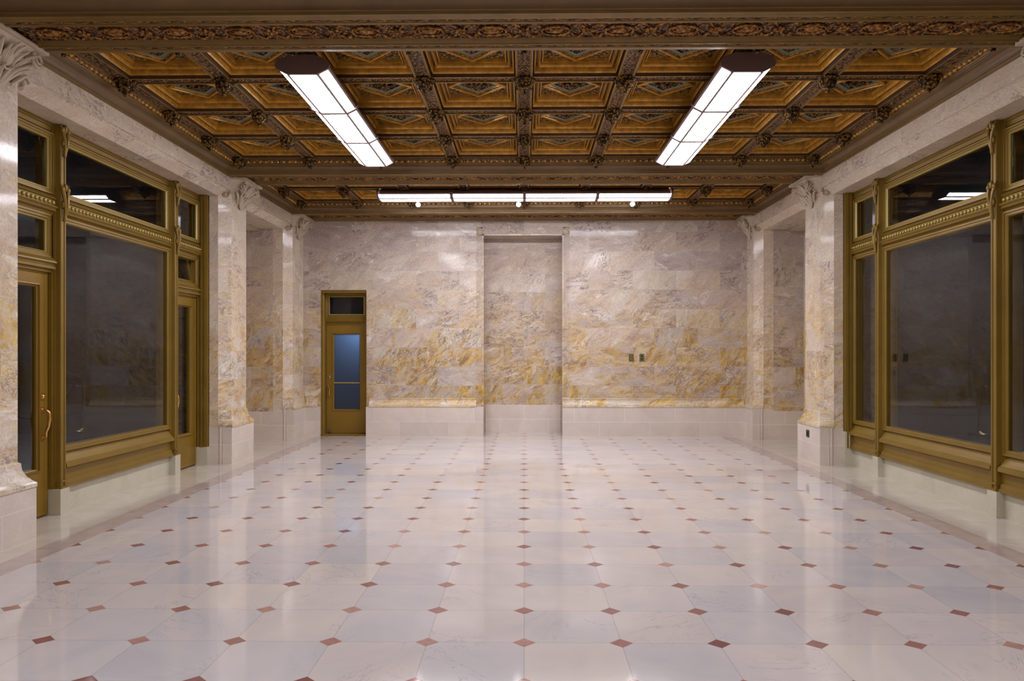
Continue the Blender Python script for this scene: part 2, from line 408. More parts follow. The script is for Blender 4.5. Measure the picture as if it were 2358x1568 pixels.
# ------------------------------------------------------------------ side walls, pillars
SIDE = {-1: 'left', 1: 'right'}
YR = {-1: 13.33, 1: 13.57}                        # front of the rear pillars
for sg in (-1, 1):
    nm = SIDE[sg]; X = lambda v: sg*v
    mb = MB()
    mb.box(X(XW), X(4.6), -3.2, 5.42, 0, 4.25)                       # near bay, behind the camera
    lint = [(XW, ZT+0.35), (XW, 3.73), (XW+0.02, 3.725), (XW+0.02, 3.705), (XW+0.008, 3.70), (XW+CH, 3.625), (4.62, 3.625), (4.62, ZT+0.35)]
    L = [(X(a), b) for a, b in lint]
    mb.prism(L, 'y', 6.12, 10.66)                                    # lintel over the window
    mb.prism(L, 'y', 11.17, YR[sg]+0.13)                             # lintel over the alcove
    mb.box(X(4.2), X(4.6), 6.10, 6.26, 0, 3.7)
    mb.box(X(4.5), X(4.90), 10.75, 11.33, 0, 3.9)                    # alcove sides
    mb.box(X(4.2), X(4.90), YR[sg]+0.014, YR[sg]+0.8, 0, 3.9)
    mb.box(X(4.82), X(4.90), 11.3, 14.2, 0, 3.9)
    wl = tag(mb.build('wall_'+nm, M['marble_lintel']), f'marble lintels and recess of the {nm} side wall', 'wall', kind='structure')
    a = MB(); a.box(X(4.27), X(4.84), YR[sg]+0.002, YR[sg]+0.016, 0.50, 3.63)
    a.build('alcove_panel', M['marble'], wl)
    a = MB(); a.box(X(4.55), X(4.86), 11.3, YR[sg]+0.1, 3.60, 3.66)
    a.build('alcove_ceiling', M['dim_plaster'], wl)
    a = MB(); a.box(X(4.27), X(4.84), YR[sg]-0.002, YR[sg]+0.014, 0, 0.50)
    a.build('alcove_plinth', M['plinth'], wl)
    # pillars: near, middle, rear
    for k, (y0, y1, ph) in enumerate(((5.43, 6.25 if sg < 0 else 6.165, 0.425), (10.50, 11.33, 0.50), (YR[sg], 14.11, 0.53))):
        rear = k == 2
        ye = y1+0.2 if rear else y1
        w2 = CH
        def ring(xf, yf0, yf1, z, xb=4.30):
            if rear: pts = [(xb, y0), (XW+w2, y0), (xf, yf0), (xf, ye), (xb, ye)]
            else: pts = [(4.25, y0), (XW+w2, y0), (xf, yf0), (xf, yf1), (XW+w2, y1), (4.25, y1)]
            return [(X(p[0]), p[1], z) for p in pts]
        s = MB(); s.loft([ring(XW, y0+w2, y1-w2, 0), ring(XW, y0+w2, y1-w2, 4.25)])
        pl = s.build('pillar', M['marble_shaft'])
        where = ('near', 'middle', 'rear')[k]
        look = {0: 'nearest the camera, cut by the frame edge', 1: 'with flared base, between window and alcove', 2: 'in the corner by the back wall'}[k]
        tag(pl, f'{where} {nm} veined marble pillar {look}', 'pillar', 'marble pillars along the side walls', 'structure')
        # plinth block
        s = MB()
        if rear: s.prism([(X(XW+0.07), y0-0.012), (X(XP), y0-0.012), (X(XP), ye), (X(XW+0.07), ye)], 'z', 0, ph)
        else: s.prism([(X(XW+0.07), y0-0.012), (X(XP), y0-0.012), (X(XP), y1+0.012), (X(XW+0.07), y1+0.012)], 'z', 0, ph)
        s.tube([(X(XW+0.098), y0+0.014, 0.001), (X(XW+0.098), y0+0.014, ph)], 0.030, 12)
        if not rear: s.tube([(X(XW+0.098), y1-0.014, 0.001), (X(XW+0.098), y1-0.014, ph)], 0.030, 12)
        s.build('plinth', M['plinth'], pl)
        s = MB()
        s.box(X(XW+w2-0.02), X(4.252 if not rear else 4.30), y0-0.004, y0+0.05, 0, ph)
        if not rear: s.box(X(XW+w2-0.02), X(4.252), y1-0.05, y1+0.004, 0, ph)
        s.build('reveal_plinth', M['plinth'], pl)
        # flared base moulding
        s = MB(); rings = []
        for t, z in ((0, ph), (0.0, ph+0.03), (0.12, ph+0.04), (0.3, ph+0.06), (0.5, ph+0.085), (0.66, ph+0.115), (0.78, ph+0.15), (0.82, ph+0.18), (0.82, ph+0.20), (1, ph+0.215), (1.01, ph+0.26)):
            xf = XP-0.008+(XW-XP+0.008)*t; dy = w2*min(t, 1)
            if rear: pts = [(XW+w2, y0-0.012*(1-t)), (xf, y0-0.012*(1-t)+dy), (xf, ye), (XW+w2, ye)]
            else: pts = [(XW+w2, y0-0.012*(1-t)), (xf, y0-0.012*(1-t)+dy), (xf, y1+0.012*(1-t)-dy), (XW+w2, y1+0.012*(1-t))]
            rings.append([(X(p[0]), p[1], z) for p in pts])
        s.loft(rings); s.build('base_moulding', M['marble_base'], pl)
        # carved capital
        yc0, yc1 = y0+w2-0.06, (y1-w2+0.06 if not rear else y1-0.02)
        yc = (yc0+yc1)/2; W = (yc1-yc0)/2; z0, z1 = 3.50, 3.865
        s = MB(); nu, nv = 72, 48; G = []
        def surf(u, v):
            hw = W*(0.66+0.34*v**0.8)
            return yc+u*hw, z0+(z1-z0)*v, (0.010+0.185*v**1.6)*(1-abs(u)**6)
        for j in range(nv+1):
            v = j/nv; row = []
            for i in range(nu+1):
                u = -1+2*i/nu
                y_, z_, pr = surf(u, v)
                q = Vector((u*W*16+k*7.3, v*7.0+sg*11, 0.3))
                nz = (mnoise.turbulence(q, 3, True)-0.5)*0.060*(1-abs(u)**6)*min(1, v*5)*min(1, (1-v)*6)
                row.append((X(XW+0.01-pr-nz), y_, z_))
            G.append(row)
        s.quadgrid(G)
        rnd = random.Random(k*5+sg)
        def blade(u0, v0, u1, v1, w, lift):
            """one curling acanthus lobe lying on the bell"""
            pts = []; rr = []
            for h in range(8):
                t = h/7
                u = u0+(u1-u0)*t; v = min(v0+(v1-v0)*t, 0.97)
                y_, z_, pr = surf(u, v)
                pts.append((X(XW-pr-0.012-lift*t*t), y_, z_-0.03*max(0, t-0.75)*4*0.6)); rr.append(w*(0.35+0.9*math.sin(PI*(0.12+0.83*t))))
            s.tube(pts, rr, 6)
        for e in (-1, 1):
            for n, (ua, ub, va, vb) in enumerate(((0.03, 0.16, 0.02, 0.52), (0.10, 0.42, 0.05, 0.60), (0.16, 0.70, 0.10, 0.62), (0.10, 0.28, 0.35, 0.88), (0.22, 0.58, 0.38, 0.90), (0.32, 0.88, 0.36, 0.84), (0.55, 0.95, 0.20, 0.58), (0.02, 0.10, 0.45, 0.95))):
                blade(e*ua, va, e*ub, vb, 0.016, 0.035)
                blade(e*(ua+0.02), va+0.05, e*(ub*0.9+0.06), vb*0.86, 0.010, 0.02)
            cy = yc+e*W*0.74; cz = z1-0.07
            pts = [(X(XW-0.170-0.025*t), cy+0.060*(1-0.82*t)*math.cos(2.2+t*12)*e, cz+0.060*(1-0.82*t)*math.sin(2.2+t*12)) for t in [i/30 for i in range(31)]]
            s.tube(pts, [0.016-0.008*i/30 for i in range(31)], 6)
        y_, z_, pr = surf(0, 0.62)
        s.ball((X(XW-pr-0.02), y_, z_), (0.022, 0.045, 0.065), 14, 8, Matrix.Rotation(-sg*0.45, 3, 'Y'))
        s.tube([(X(XW-pr-0.028-0.03*math.sin(2*PI*t/18)), y_+0.058*math.cos(2*PI*t/18), z_+0.08*math.sin(2*PI*t/18)) for t in range(19)], 0.010, 6)
        s.box(X(XW+0.01), X(XW-0.215), yc-W, yc+W, z1, ZT-0.004)
        s.build('capital', M['carved_stone'], pl, 50)
        for yy, e in ([(y0, 1)] if rear else [(y0, 1), (y1, -1)]):
            if k == 0 and e == 1: continue
            s = MB(); cz = 3.655
            s.ball((X(XW+0.062), yy+e*0.06, cz), (0.045, 0.045, 0.045), 12, 8)
            for n in range(6):
                a = 2*PI*n/6
                s.ball((X(XW+0.036), yy+e*0.045+0.036*math.cos(a), cz+0.036*math.sin(a)), (0.018, 0.014, 0.014), 6, 5)
            pts = [(X(XW+0.045-0.05*(1-t*0.8)*math.cos(t*9)-0.02), yy+e*(0.045)+e*0.02-e*0.055*(1-t*0.8)*math.cos(t*9)*0.6, cz+0.055*(1-t*0.8)*math.sin(t*9)) for t in [i/20 for i in range(21)]]
            s.tube(pts, 0.012, 6)
            s.build('corner_scroll', M['carved_stone'], pl, 40)

mb = MB(); mb.box(-4.6, 4.6, -3.35, -3.2, 0, 4.25)
tag(mb.build('wall_front', M['marble']), 'marble wall behind the camera', 'wall', kind='structure')

# ------------------------------------------------------------------ ceiling
mb = MB(); mb.box(-4.6, 4.6, -3.2, 15.0, 4.20, 4.35)
ceil = tag(mb.build('ceiling', M['brown']), 'gilded coffered wooden ceiling with lozenge panels', 'ceiling', kind='structure')
rows = {2: [6.335+PY*i for i in range(5)], 3: [11.20+PY*i for i in range(3)]}
hx, hy = PX/2-0.065, PY/2-0.065
def roll(i0, i1, z, sag, mat, n=6):
    return [(i0+(i1-i0)*t/n, z-sag*math.sin(PI*t/n), mat) for t in range(n+1)]
prof = [(0, 0.03, 2), (0, -0.012, 0), (0.014, -0.012, 2), (0.017, 0.030, 2)] + roll(0.020, 0.052, 0.036, 0.024, 0) + \
       [(0.054, 0.074, 2), (0.070, 0.074, 2), (0.072, 0.062, 0)] + roll(0.074, 0.104, 0.062, 0.018, 0) + [(0.106, 0.084, 2), (0.120, 0.084, 2), (0.122, 0.070, 0), (0.134, 0.070, 0), (0.138, 0.096, 1), (0.146, 0.096, 1)]
prof = [(p[0]*0.8, p[1]*(1.3 if p[1] > 0 else 1))+tuple(p[2:]) for p in prof]
mb = MB(); mb.sweep(rect(-hx, hx, -hy, hy), prof, ID)
ax, ay = hx-0.117, hy-0.117
mb.mi = 3; mb.face([(-ax, -ay, 0.125), (ax, -ay, 0.125), (ax, ay, 0.125), (-ax, ay, 0.125)])
mb.mi = 1
for sx in (-1, 1):                                                   # gilt leaf sprigs in the corner spandrels
    for sy in (-1, 1):
        for du, dv in ((0.62, 0.62), (0.74, 0.5), (0.5, 0.74), (0.8, 0.8), (0.86, 0.62), (0.62, 0.86)):
            mb.ball((sx*ax*du, sy*ay*dv, 0.119), (0.022, 0.022, 0.014), 6, 4)
coffer = mb.build('coffer', [M['gold'], M['gold_dull'], M['brown'], M['carved_gold']], None, 40)
mb = MB()
dm = [(0, -ay*1.02), (ax*1.02, 0), (0, ay*1.02), (-ax*1.02, 0)]
mb.sweep(dm, [(0, 0.125, 0), (0, 0.095, 0), (0.008, 0.088, 0), (0.026, 0.088, 0), (0.030, 0.100, 2), (0.046, 0.102, 0), (0.050, 0.112, 1), (0.086, 0.113, 2), (0.090, 0.122, 2), (0.10, 0.124, 2)], ID)
q = 0.10*math.sqrt(2)
mb.mi = 2; mb.face([(0, -ay*1.02+q*1.03, 0.124), (ax*1.02-q*1.03, 0, 0.124), (0, ay*1.02-q*1.03, 0.124), (-ax*1.02+q*1.03, 0, 0.124)])
diamond = mb.build('lozenge_frame', [M['gold'], M['green'], M['carved']], coffer, 40)
mb = MB()
for n in range(8):
    a = 2*PI*n/8; r = 0.06 if n % 2 else 0.085
    mb.ball((r*0.75*math.cos(a), r*0.75*math.sin(a), 0.112), (0.042, 0.017, 0.016), 8, 5, Matrix.Rotation(a, 3, 'Z'))
mb.ball((0, 0, 0.102), (0.028, 0.028, 0.02), 10, 6)
mb.build('leaf_rosette', M['boss'], coffer, 50)
coffer.parent = ceil
mb = MB()
bp = [(0.006, -0.150), (0.016, -0.146), (0.020, -0.134), (0.014, -0.126), (0.034, -0.118), (0.058, -0.098), (0.074, -0.070), (0.082, -0.040), (0.080, -0.030), (0.098, -0.026), (0.100, -0.012), (0.092, -0.008), (0.092, 0.0)]
mb.lathe(bp, seg=40, lobes=10, amp=0.07)
for n in range(20):
    a = 2*PI*n/20
    mb.ball((0.098*math.cos(a), 0.098*math.sin(a), -0.018), (0.011, 0.011, 0.011), 6, 4)
for n in range(5):
    a = 2*PI*n/5+0.3
    mb.ball((0.070*math.cos(a), 0.070*math.sin(a), -0.072), (0.012, 0.020, 0.030), 6, 5, Matrix.Rotation(a, 3, 'Z'))
boss = mb.build('pendant_boss', M['boss'], ceil, 50)
first = True; firstb = True
for bay in (2, 3):
    R = rows[bay]
    for r in range(len(R)):
        for c in range(9):
            b = boss if firstb else copy_tree(boss, ceil)
            firstb = False; b.location = (PX*(c-4), R[r], RIB)
    for r in range(len(R)-1):
        for c in range(8):
            o = coffer if first else copy_tree(coffer, ceil)
            first = False; o.location = (PX*(c-3.5), (R[r]+R[r+1])/2, RIB)
    ya, yb = (6.17, 10.46) if bay == 2 else (11.09, 13.40)
    for c in range(9):
        s = MB(); x = PX*(c-4)
        s.box(x-0.065, x+0.065, ya, yb, RIB, RIB+0.14)
        s.mi = 1
        for e in (-1, 1): s.box(x+e*0.055, x+e*0.070, ya, yb, RIB-0.012, RIB+0.05)
        s.build('rib', [M['carved'], M['gold_dull']], ceil)
    for y in R:
        s = MB(); s.box(-3.83, 3.83, y-0.064, y+0.064, RIB+0.001, RIB+0.14); s.mi = 1
        for e in (-1, 1): s.box(-3.83, 3.83, y+e*0.055, y+e*0.070, RIB-0.010, RIB+0.05)
        s.build('rib', [M['carved'], M['gold_dull']], ceil)

# cornices round each bay
egg = 0.078
for n, (ya, yb, lab) in enumerate(((-3.2, B1[0], 'in front of the nearest beam'), (B1[1], B2[0], 'round the big coffered bay'), (B2[1], B3[0], 'round the small coffered bay at the back'))):
    mb = MB()
    prof = [(0, ZT-0.01, 0), (0.022, ZT-0.006, 0), (0.024, ZT+0.012, 1), (0.036, ZT+0.014, 1)]
    prof += [(0.04+0.058*(1-math.cos(t*PI/12)), ZT+0.018+0.062*math.sin(t*PI/12), 1) for t in range(7)]
    prof += [(0.10, ZT+0.095, 0), (0.112, ZT+0.095, 0), (0.114, ZT+0.104, 0), (0.126, ZT+0.105, 1), (0.130, ZT+0.118, 2), (0.166, ZT+0.146, 1), (0.168, ZT+0.155, 0), (0.182, ZT+0.155, 1), (0.184, RIB+0.06, 1)]
    mb.sweep(rect(-XW, XW, ya, yb), prof, ID)
    tr = tag(mb.build(f'trim_{n+1}', [M['gold_dull'], M['umber'], M['carved']], None, 25), f'gilded egg-and-dart cornice {lab}', 'cornice', kind='structure')
    if n == 0: 
        continue
    s = MB(); i0 = 0.146
    x0, x1, y0, y1 = -XW+i0, XW-i0, ya+i0, yb-i0
    def row(p, q, ang):
        L = math.hypot(q[0]-p[0], q[1]-p[1]); k = int(L/egg)
        R = Matrix.Rotation(ang, 3, 'Z')
        for i in range(k):
            t = (i+0.5)/k
            s.ball((p[0]+(q[0]-p[0])*t, p[1]+(q[1]-p[1])*t, ZT+0.134), (0.024, 0.021, 0.019), 6, 4, R)
            t = (i+1)/k
            s.ball((p[0]+(q[0]-p[0])*t, p[1]+(q[1]-p[1])*t, ZT+0.136), (0.006, 0.018, 0.016), 4, 3, R)
    row((x0, y1), (x1, y1), 0); row((x0, y0), (x0, y1), PI/2); row((x1, y0), (x1, y1), PI/2); row((x0, y0), (x1, y0), 0)
    s.build('egg_row', M['gold'], tr, 60)

# beams with carved soffits
for n, ((ya, yb), lab) in enumerate(((B1, 'nearest ceiling beam, with carved oval medallions'), (B2, 'middle ceiling beam between the two coffered bays'), (B3, 'ceiling beam along the top of the back wall'))):
    mb = MB(); mb.box(-XW, XW, ya+0.001, yb-0.001, ZT+0.03, 4.24)
    prof = [(0, ZT-0.01, 0), (0.012, ZT-0.014, 0), (0.05, ZT-0.014, 0), (0.054, ZT-0.004, 2), (0.10, ZT-0.004, 0), (0.104, ZT-0.014, 0), (0.124, ZT-0.016, 0), (0.130, ZT+0.0, 1)]
    prof += roll(0.136, 0.160, ZT+0.006, 0.014, 0, 5) + [(0.168, ZT+0.02, 3), (0.17, ZT+0.026, 3)]
    mb.sweep(rect(-XW+0.005, XW-0.005, ya, yb), prof, ID)
    mb.mi = 3; mb.box(-XW+0.16, XW-0.16, ya+0.16, yb-0.16, ZT+0.024, ZT+0.05)
    bm_ = tag(mb.build('ceiling_beam', [M['gold_dull'], M['umber'], M['carved_gold'], M['carved']], None, 30), 'gilded '+lab, 'beam', kind='structure')
    s = MB(); ym = (ya+yb)/2; k = 16; pitch = 7.6/k
    for i in range(k):
        x = -3.8+pitch*(i+0.5)
        s.tube([(x+0.105*math.cos(2*PI*t/20), ym+0.075*math.sin(2*PI*t/20), ZT+0.012) for t in range(21)], 0.011, 6)
        s.tube([(x+0.078*math.cos(2*PI*t/16), ym+0.052*math.sin(2*PI*t/16), ZT+0.016) for t in range(17)], 0.006, 5)
        s.ball((x, ym, ZT+0.018), (0.062, 0.040, 0.022), 10, 6)
        x2 = x+pitch/2
        for j in range(7):
            a = 2*PI*j/7
            s.ball((x2+0.034*math.cos(a), ym+0.034*math.sin(a), ZT+0.014), (0.022, 0.016, 0.014), 6, 4, Matrix.Rotation(a, 3, 'Z'))
        s.ball((x2, ym, ZT+0.008), 0.016, 6, 4)
        for e in (-1, 1):
            for g in (-1, 1):
                pts = [(x2+g*(0.03+0.09*t), ym+e*(0.055+0.06*math.sin(t*PI)), ZT+0.016) for t in [h/8 for h in range(9)]]
                s.tube(pts, [0.012-0.008*abs(h/8-0.4) for h in range(9)], 5)
                s.ball((x2+g*0.10, ym+e*0.10, ZT+0.014), (0.024, 0.012, 0.012), 6, 4, Matrix.Rotation(g*e*0.6, 3, 'Z'))
    s.build('medallion_row', M['relief'], bm_, 60)
    s = MB()
    for yy in (ya+0.078, yb-0.078):                                   # twisted ribbon strips
        kk = 70
        for i in range(kk):
            x = -3.9+7.8*(i+0.5)/kk
            s.ball((x, yy, ZT-0.006), (0.045, 0.010, 0.009), 6, 4, Matrix.Rotation(0.32*(1 if i % 2 else -1), 3, 'Z'))
    s.build('ribbon_strip', M['gold_dull'], bm_, 60)

# ------------------------------------------------------------------ bronze window screens
YM = {'j0': (6.25, 6.30), 'm1': 7.24, 'm2': 9.62, 'j3': (10.45, 10.50)}
def glazing(root, sg, y0, y1, z0, z1, xg, bead=True, name='pane', wid=0.018, parent=None):
    """pane with its bead, in the plane x = xg"""
    X = lambda v: sg*v
    s = MB(); s.box(X(xg), X(xg+0.008), y0-0.005, y1+0.005, z0-0.005, z1+0.005)
    p = s.build(name, M['glass'], root)
    if bead:
        s = MB()
        s.sweep(rect(y0-0.01, y1+0.01, z0-0.01, z1+0.01), [(0, 0, 0), (0, 0.014, 0), (wid*0.6, 0.018, 0), (wid, 0.008, 0), (wid, -0.004, 0)],
                lambda u, v, h: (X(xg-h), u, v))
        s.build('glazing_bead', M['bronze_bead'], p, 30)
    return p
def sash(s, sg, y0, y1, z0, z1, wid, xf, xb, step=0.012):
    X = lambda v: sg*v
    s.sweep(rect(y0, y1, z0, z1), [(0, xb), (0, xf), (wid*0.35, xf), (wid*0.42, xf+step), (wid*0.8, xf+step), (wid, xf+step*2), (wid, xb)], lambda u, v, h: (X(h), u, v))
def vbar(s, sg, y, z0, z1):
    """moulded bronze mullion"""
    X = lambda v: sg*v
    pts = [(4.52, y-0.075), (4.365, y-0.075), (4.365, y-0.058), (4.345, y-0.055), (4.345, y-0.045), (4.305, y-0.042), (4.298, y-0.036), (4.298, y-0.022), (4.308, y-0.018),
           (4.308, y+0.018), (4.298, y+0.022), (4.298, y+0.036), (4.305, y+0.042), (4.345, y+0.045), (4.345, y+0.055), (4.365, y+0.058), (4.365, y+0.075), (4.52, y+0.075)]
    s.prism([(X(a), b) for a, b in pts], 'z', z0, z1)
def leafy(s, sg, y, z, h, seed):
    rnd = random.Random(seed)
    X = lambda v: sg*v
    for e in (-1, 1):
        pts = [(X(4.292-0.02*math.sin(t*PI)), y+e*(0.004+0.05*t**1.5), z-h/2+h*t) for t in [i/8 for i in range(9)]]
        s.tube(pts, [0.012, 0.013, 0.014, 0.014, 0.015, 0.016, 0.017, 0.016, 0.010], 6)
        s.ball((X(4.282), y+e*0.045, z+h*0.36), (0.020, 0.022, 0.03), 8, 6)
        s.ball((X(4.286), y+e*0.03, z-h*0.05), (0.016, 0.014, 0.035), 8, 6)
    s.ball((X(4.282), y, z+h*0.42), (0.02, 0.02, 0.04), 8, 6)
    s.ball((X(4.284), y, z-h*0.42), (0.014, 0.016, 0.035), 8, 6)
ZH = 3.625; ZG = 3.525; ZR0, ZR1 = 2.775, 2.975
for sg in (-1, 1):
    X = lambda v: sg*v
    nm = SIDE[sg]
    s = MB()
    s.prism([(X(a), b) for a, b in ((4.36, ZH), (4.36, ZH-0.03), (4.375, ZH-0.035), (4.375, ZG+0.025), (4.395, ZG+0.02), (4.395, ZG), (4.50, ZG), (4.50, ZH))], 'y', 6.25, 10.5)
    # jambs
    for y0, y1, e in ((6.25, 6.31, 1), (10.44, 10.50, -1)):
        s.box(X(4.26), X(4.52), y0, y1, 0.24, ZH)
        for a, d in ((4.275, 0.012), (4.315, 0.02), (4.365, 0.012)):
            s.box(X(a), X(a+0.022), (y1 if e > 0 else y0-d), (y1+d if e > 0 else y0), 0.24, ZH)
    scr = s.build('window_1' if sg < 0 else 'window_2', M['bronze'])
    tag(scr, 'bronze shopfront screen with a big dark pane between two glazed doors' if sg < 0 else 'bronze framed three-light window screen without doors', 'window', kind='structure')
    for y in (YM['m1'], YM['m2']):
        s = MB(); vbar(s, sg, y, 0.24, ZH-0.002)
        s.box(X(4.29), X(4.37), y-0.052, y+0.052, 0.30, 0.315); s.box(X(4.285), X(4.37), y-0.056, y+0.056, 0.24, 0.258)
        mu = s.build('mullion', M['bronze'], scr)
        s = MB(); leafy(s, sg, y, 3.47, 0.28, 1); leafy(s, sg, y, 2.90, 0.34, 2)
        s.build('leaf_ornament', M['bronze'], mu, 50)
    # transom rail with bead row
    rp = [(4.40, ZR1), (4.375, ZR1-0.004), (4.33, ZR1-0.045), (4.325, ZR1-0.055), (4.345, ZR1-0.06), (4.345, ZR1-0.115), (4.318, ZR1-0.12), (4.312, ZR1-0.135), (4.325, ZR1-0.14), (4.335, ZR1-0.15), (4.328, ZR1-0.165), (4.36, ZR1-0.175), (4.375, ZR0), (4.47, ZR0), (4.47, ZR1)]
    bays = [(6.31, YM['m1']-0.06, 0), (YM['m1']+0.06, YM['m2']-0.06, 1), (YM['m2']+0.06, 10.44, 2)]
    for y0, y1, b in bays:
        s = MB(); s.prism([(X(a), z) for a, z in rp], 'y', y0, y1)
        rl = s.build('transom_rail', M['bronze'], scr)
        s = MB(); k = int((y1-y0)/0.062)
        for i in range(k):
            y = y0+(y1-y0)*(i+0.5)/k
            s.ball((X(4.342), y, ZR1-0.088), (0.016, 0.022, 0.020), 8, 5)
        s.build('bead_row', M['bronze_bead'], rl, 60)
        # upper light
        s = MB(); sash(s, sg, y0, y1, ZR1-0.01, ZG+0.005, 0.045, 4.35, 4.45)
        up = s.build('upper_sash', M['bronze'], scr)
        glazing(up, sg, y0+0.06, y1-0.06, ZR1+0.04, ZG-0.045, 4.385)
        door = sg < 0 and b != 1
        if not door:
            s = MB()
            s.prism([(X(a), z) for a, z in ((4.41, 0.585), (4.385, 0.58), (4.365, 0.53), (4.345, 0.50), (4.325, 0.475), (4.305, 0.46), (4.300, 0.425), (4.33, 0.415), (4.345, 0.40), (4.35, 0.315), (4.33, 0.305), (4.325, 0.27), (4.31, 0.262), (4.31, 0.24), (4.5, 0.24), (4.5, 0.585))], 'y', y0, y1)
            s.build('sill_panel', M['bronze'], scr)
            s = MB(); sash(s, sg, y0, y1, 0.57, ZR0+0.005, 0.05, 4.345, 4.46)
            sh = s.build('sash_frame', M['bronze'], scr)
            glazing(sh, sg, y0+0.05, y1-0.05, 0.62, ZR0-0.045, 4.375, bead=False)
            s = MB(); s.box(X(4.36), X(4.5), y0-0.05, y1+0.05, 0, 0.24)
            s.build('stone_base', M['base_block'], scr)
        else:
            # header above the door and the transom light
            s = MB()
            s.prism([(X(a), z) for a, z in ((4.40, 2.385), (4.365, 2.38), (4.325, 2.345), (4.322, 2.33), (4.345, 2.325), (4.35, 2.30), (4.335, 2.295), (4.335, 2.275), (4.37, 2.27), (4.37, 2.245), (4.47, 2.245), (4.47, 2.385))], 'y', y0, y1)
            s.build('door_header', M['bronze'], scr)
            s = MB(); sash(s, sg, y0, y1, 2.38, ZR0+0.005, 0.05, 4.365, 4.46)
            hs = s.build('transom_sash', M['bronze'], scr)
            if b == 0: glazing(hs, sg, y0+0.06, y1-0.06, 2.43, ZR0-0.05, 4.405)
            else:
                # hopper light standing ajar
                e = bpy.data.objects.new('hopper_light', None)
                s = MB(); s.sweep(rect(y0+0.05, y1-0.05, 0.0, 0.345), [(0, 0), (0, 0.03), (0.03, 0.034), (0.034, 0.012), (0.034, 0)], lambda u, v, h: (X(-h), u, v))
                hp = s.build('hopper_light', M['bronze'], scr); hp.location = (X(4.45), 0, 2.425); hp.rotation_euler = (0, sg*math.radians(-11)*-1, 0)
                s = MB(); s.box(X(-0.012), X(-0.006), y0+0.08, y1-0.08, 0.03, 0.315); s.build('pane', M['glass'], hp)
                bpy.data.objects.remove(e)
    # stone blocks under mullions and jambs
    for y0, y1, x0 in ((6.25, 6.31, 4.252), (YM['m1']-0.072, YM['m1']+0.072, 4.285), (YM['m2']-0.072, YM['m2']+0.072, 4.285), (10.43, 10.50, 4.252)):
        s = MB(); s.box(X(x0), X(4.5), y0, y1, 0, 0.24 if not (sg > 0 and y0 > 10) else 0.46)
        s.build('stone_block', M['base_block'], scr)

# doors of the left screen
def door_leaf(name, label, sg, y0, y1, ztop, handle_y, far=False):
    X = lambda v: sg*v
    s = MB(); st = 0.15
    xf, xb = 4.405, 4.46
    s.box(X(xf), X(xb), y0, y0+st-0.03, 0.015, ztop); s.box(X(xf), X(xb), y1-st+0.03, y1, 0.015, ztop)
    s.box(X(xf), X(xb), y0+st-0.03, y1-st+0.03, 0.015, 0.42); s.box(X(xf), X(xb), y0+st-0.03, y1-st+0.03, 2.13, ztop)
    s.sweep(rect(y0+st-0.03, y1-st+0.03, 0.42, 2.13), [(0, xf-0.012), (0.01, xf-0.014), (0.016, xf+0.004), (0.026, xf+0.01), (0.03, xf+0.028), (0.03, xb)], lambda u, v, h: (X(h), u, v))
    s.sweep(rect(y0, y1, 0.015, ztop), [(0, xf), (0.0, xf-0.006), (0.02, xf-0.006), (0.026, xf)], lambda u, v, h: (X(h), u, v))
    d = s.build(name, M['bronze_door'])
    tag(d, label, 'door', kind='structure')
    s = MB(); s.box(X(xf+0.022), X(xf+0.03), y0+st-0.02, y1-st+0.02, 0.43, 2.12)
    s.build('glass_pane', M['glass'], d)
    s = MB()
    pts = [(X(xf-0.004), handle_y, 0.98), (X(xf-0.03), handle_y, 0.985), (X(xf-0.055), handle_y+0.012, 0.955), (X(xf-0.06), handle_y+0.012, 0.90), (X(xf-0.05), handle_y+0.004, 0.83), (X(xf-0.036), handle_y-0.004, 0.775), (X(xf-0.034), handle_y, 0.735), (X(xf-0.02), handle_y, 0.722), (X(xf-0.002), handle_y, 0.725)]
    s.tube(pts, [0.012, 0.011, 0.012, 0.015, 0.015, 0.012, 0.010, 0.010, 0.012], 10)
    s.box(X(xf-0.006), X(xf), handle_y-0.022, handle_y+0.022, 0.95, 1.01); s.box(X(xf-0.006), X(xf), handle_y-0.022, handle_y+0.022, 0.70, 0.75)
    s.build('pull_handle', M['brass'], d, 60)
    s = MB(); s.ball((X(xf-0.008), handle_y, 1.10), (0.012, 0.022, 0.022), 12, 8); s.box(X(xf-0.004), X(xf), handle_y-0.03, handle_y+0.03, 1.065, 1.135)
    s.build('lock', M['brass'], d, 60)
    return d
door_leaf('door_1', 'near bronze glazed door with brass pull handle, beside the front left pillar', -1, 6.325, 7.16, 2.25, 7.09)
door_leaf('door_2', 'far bronze glazed door under an open hopper light, beside the middle left pillar', -1, 9.70, 10.43, 2.25, 9.76)

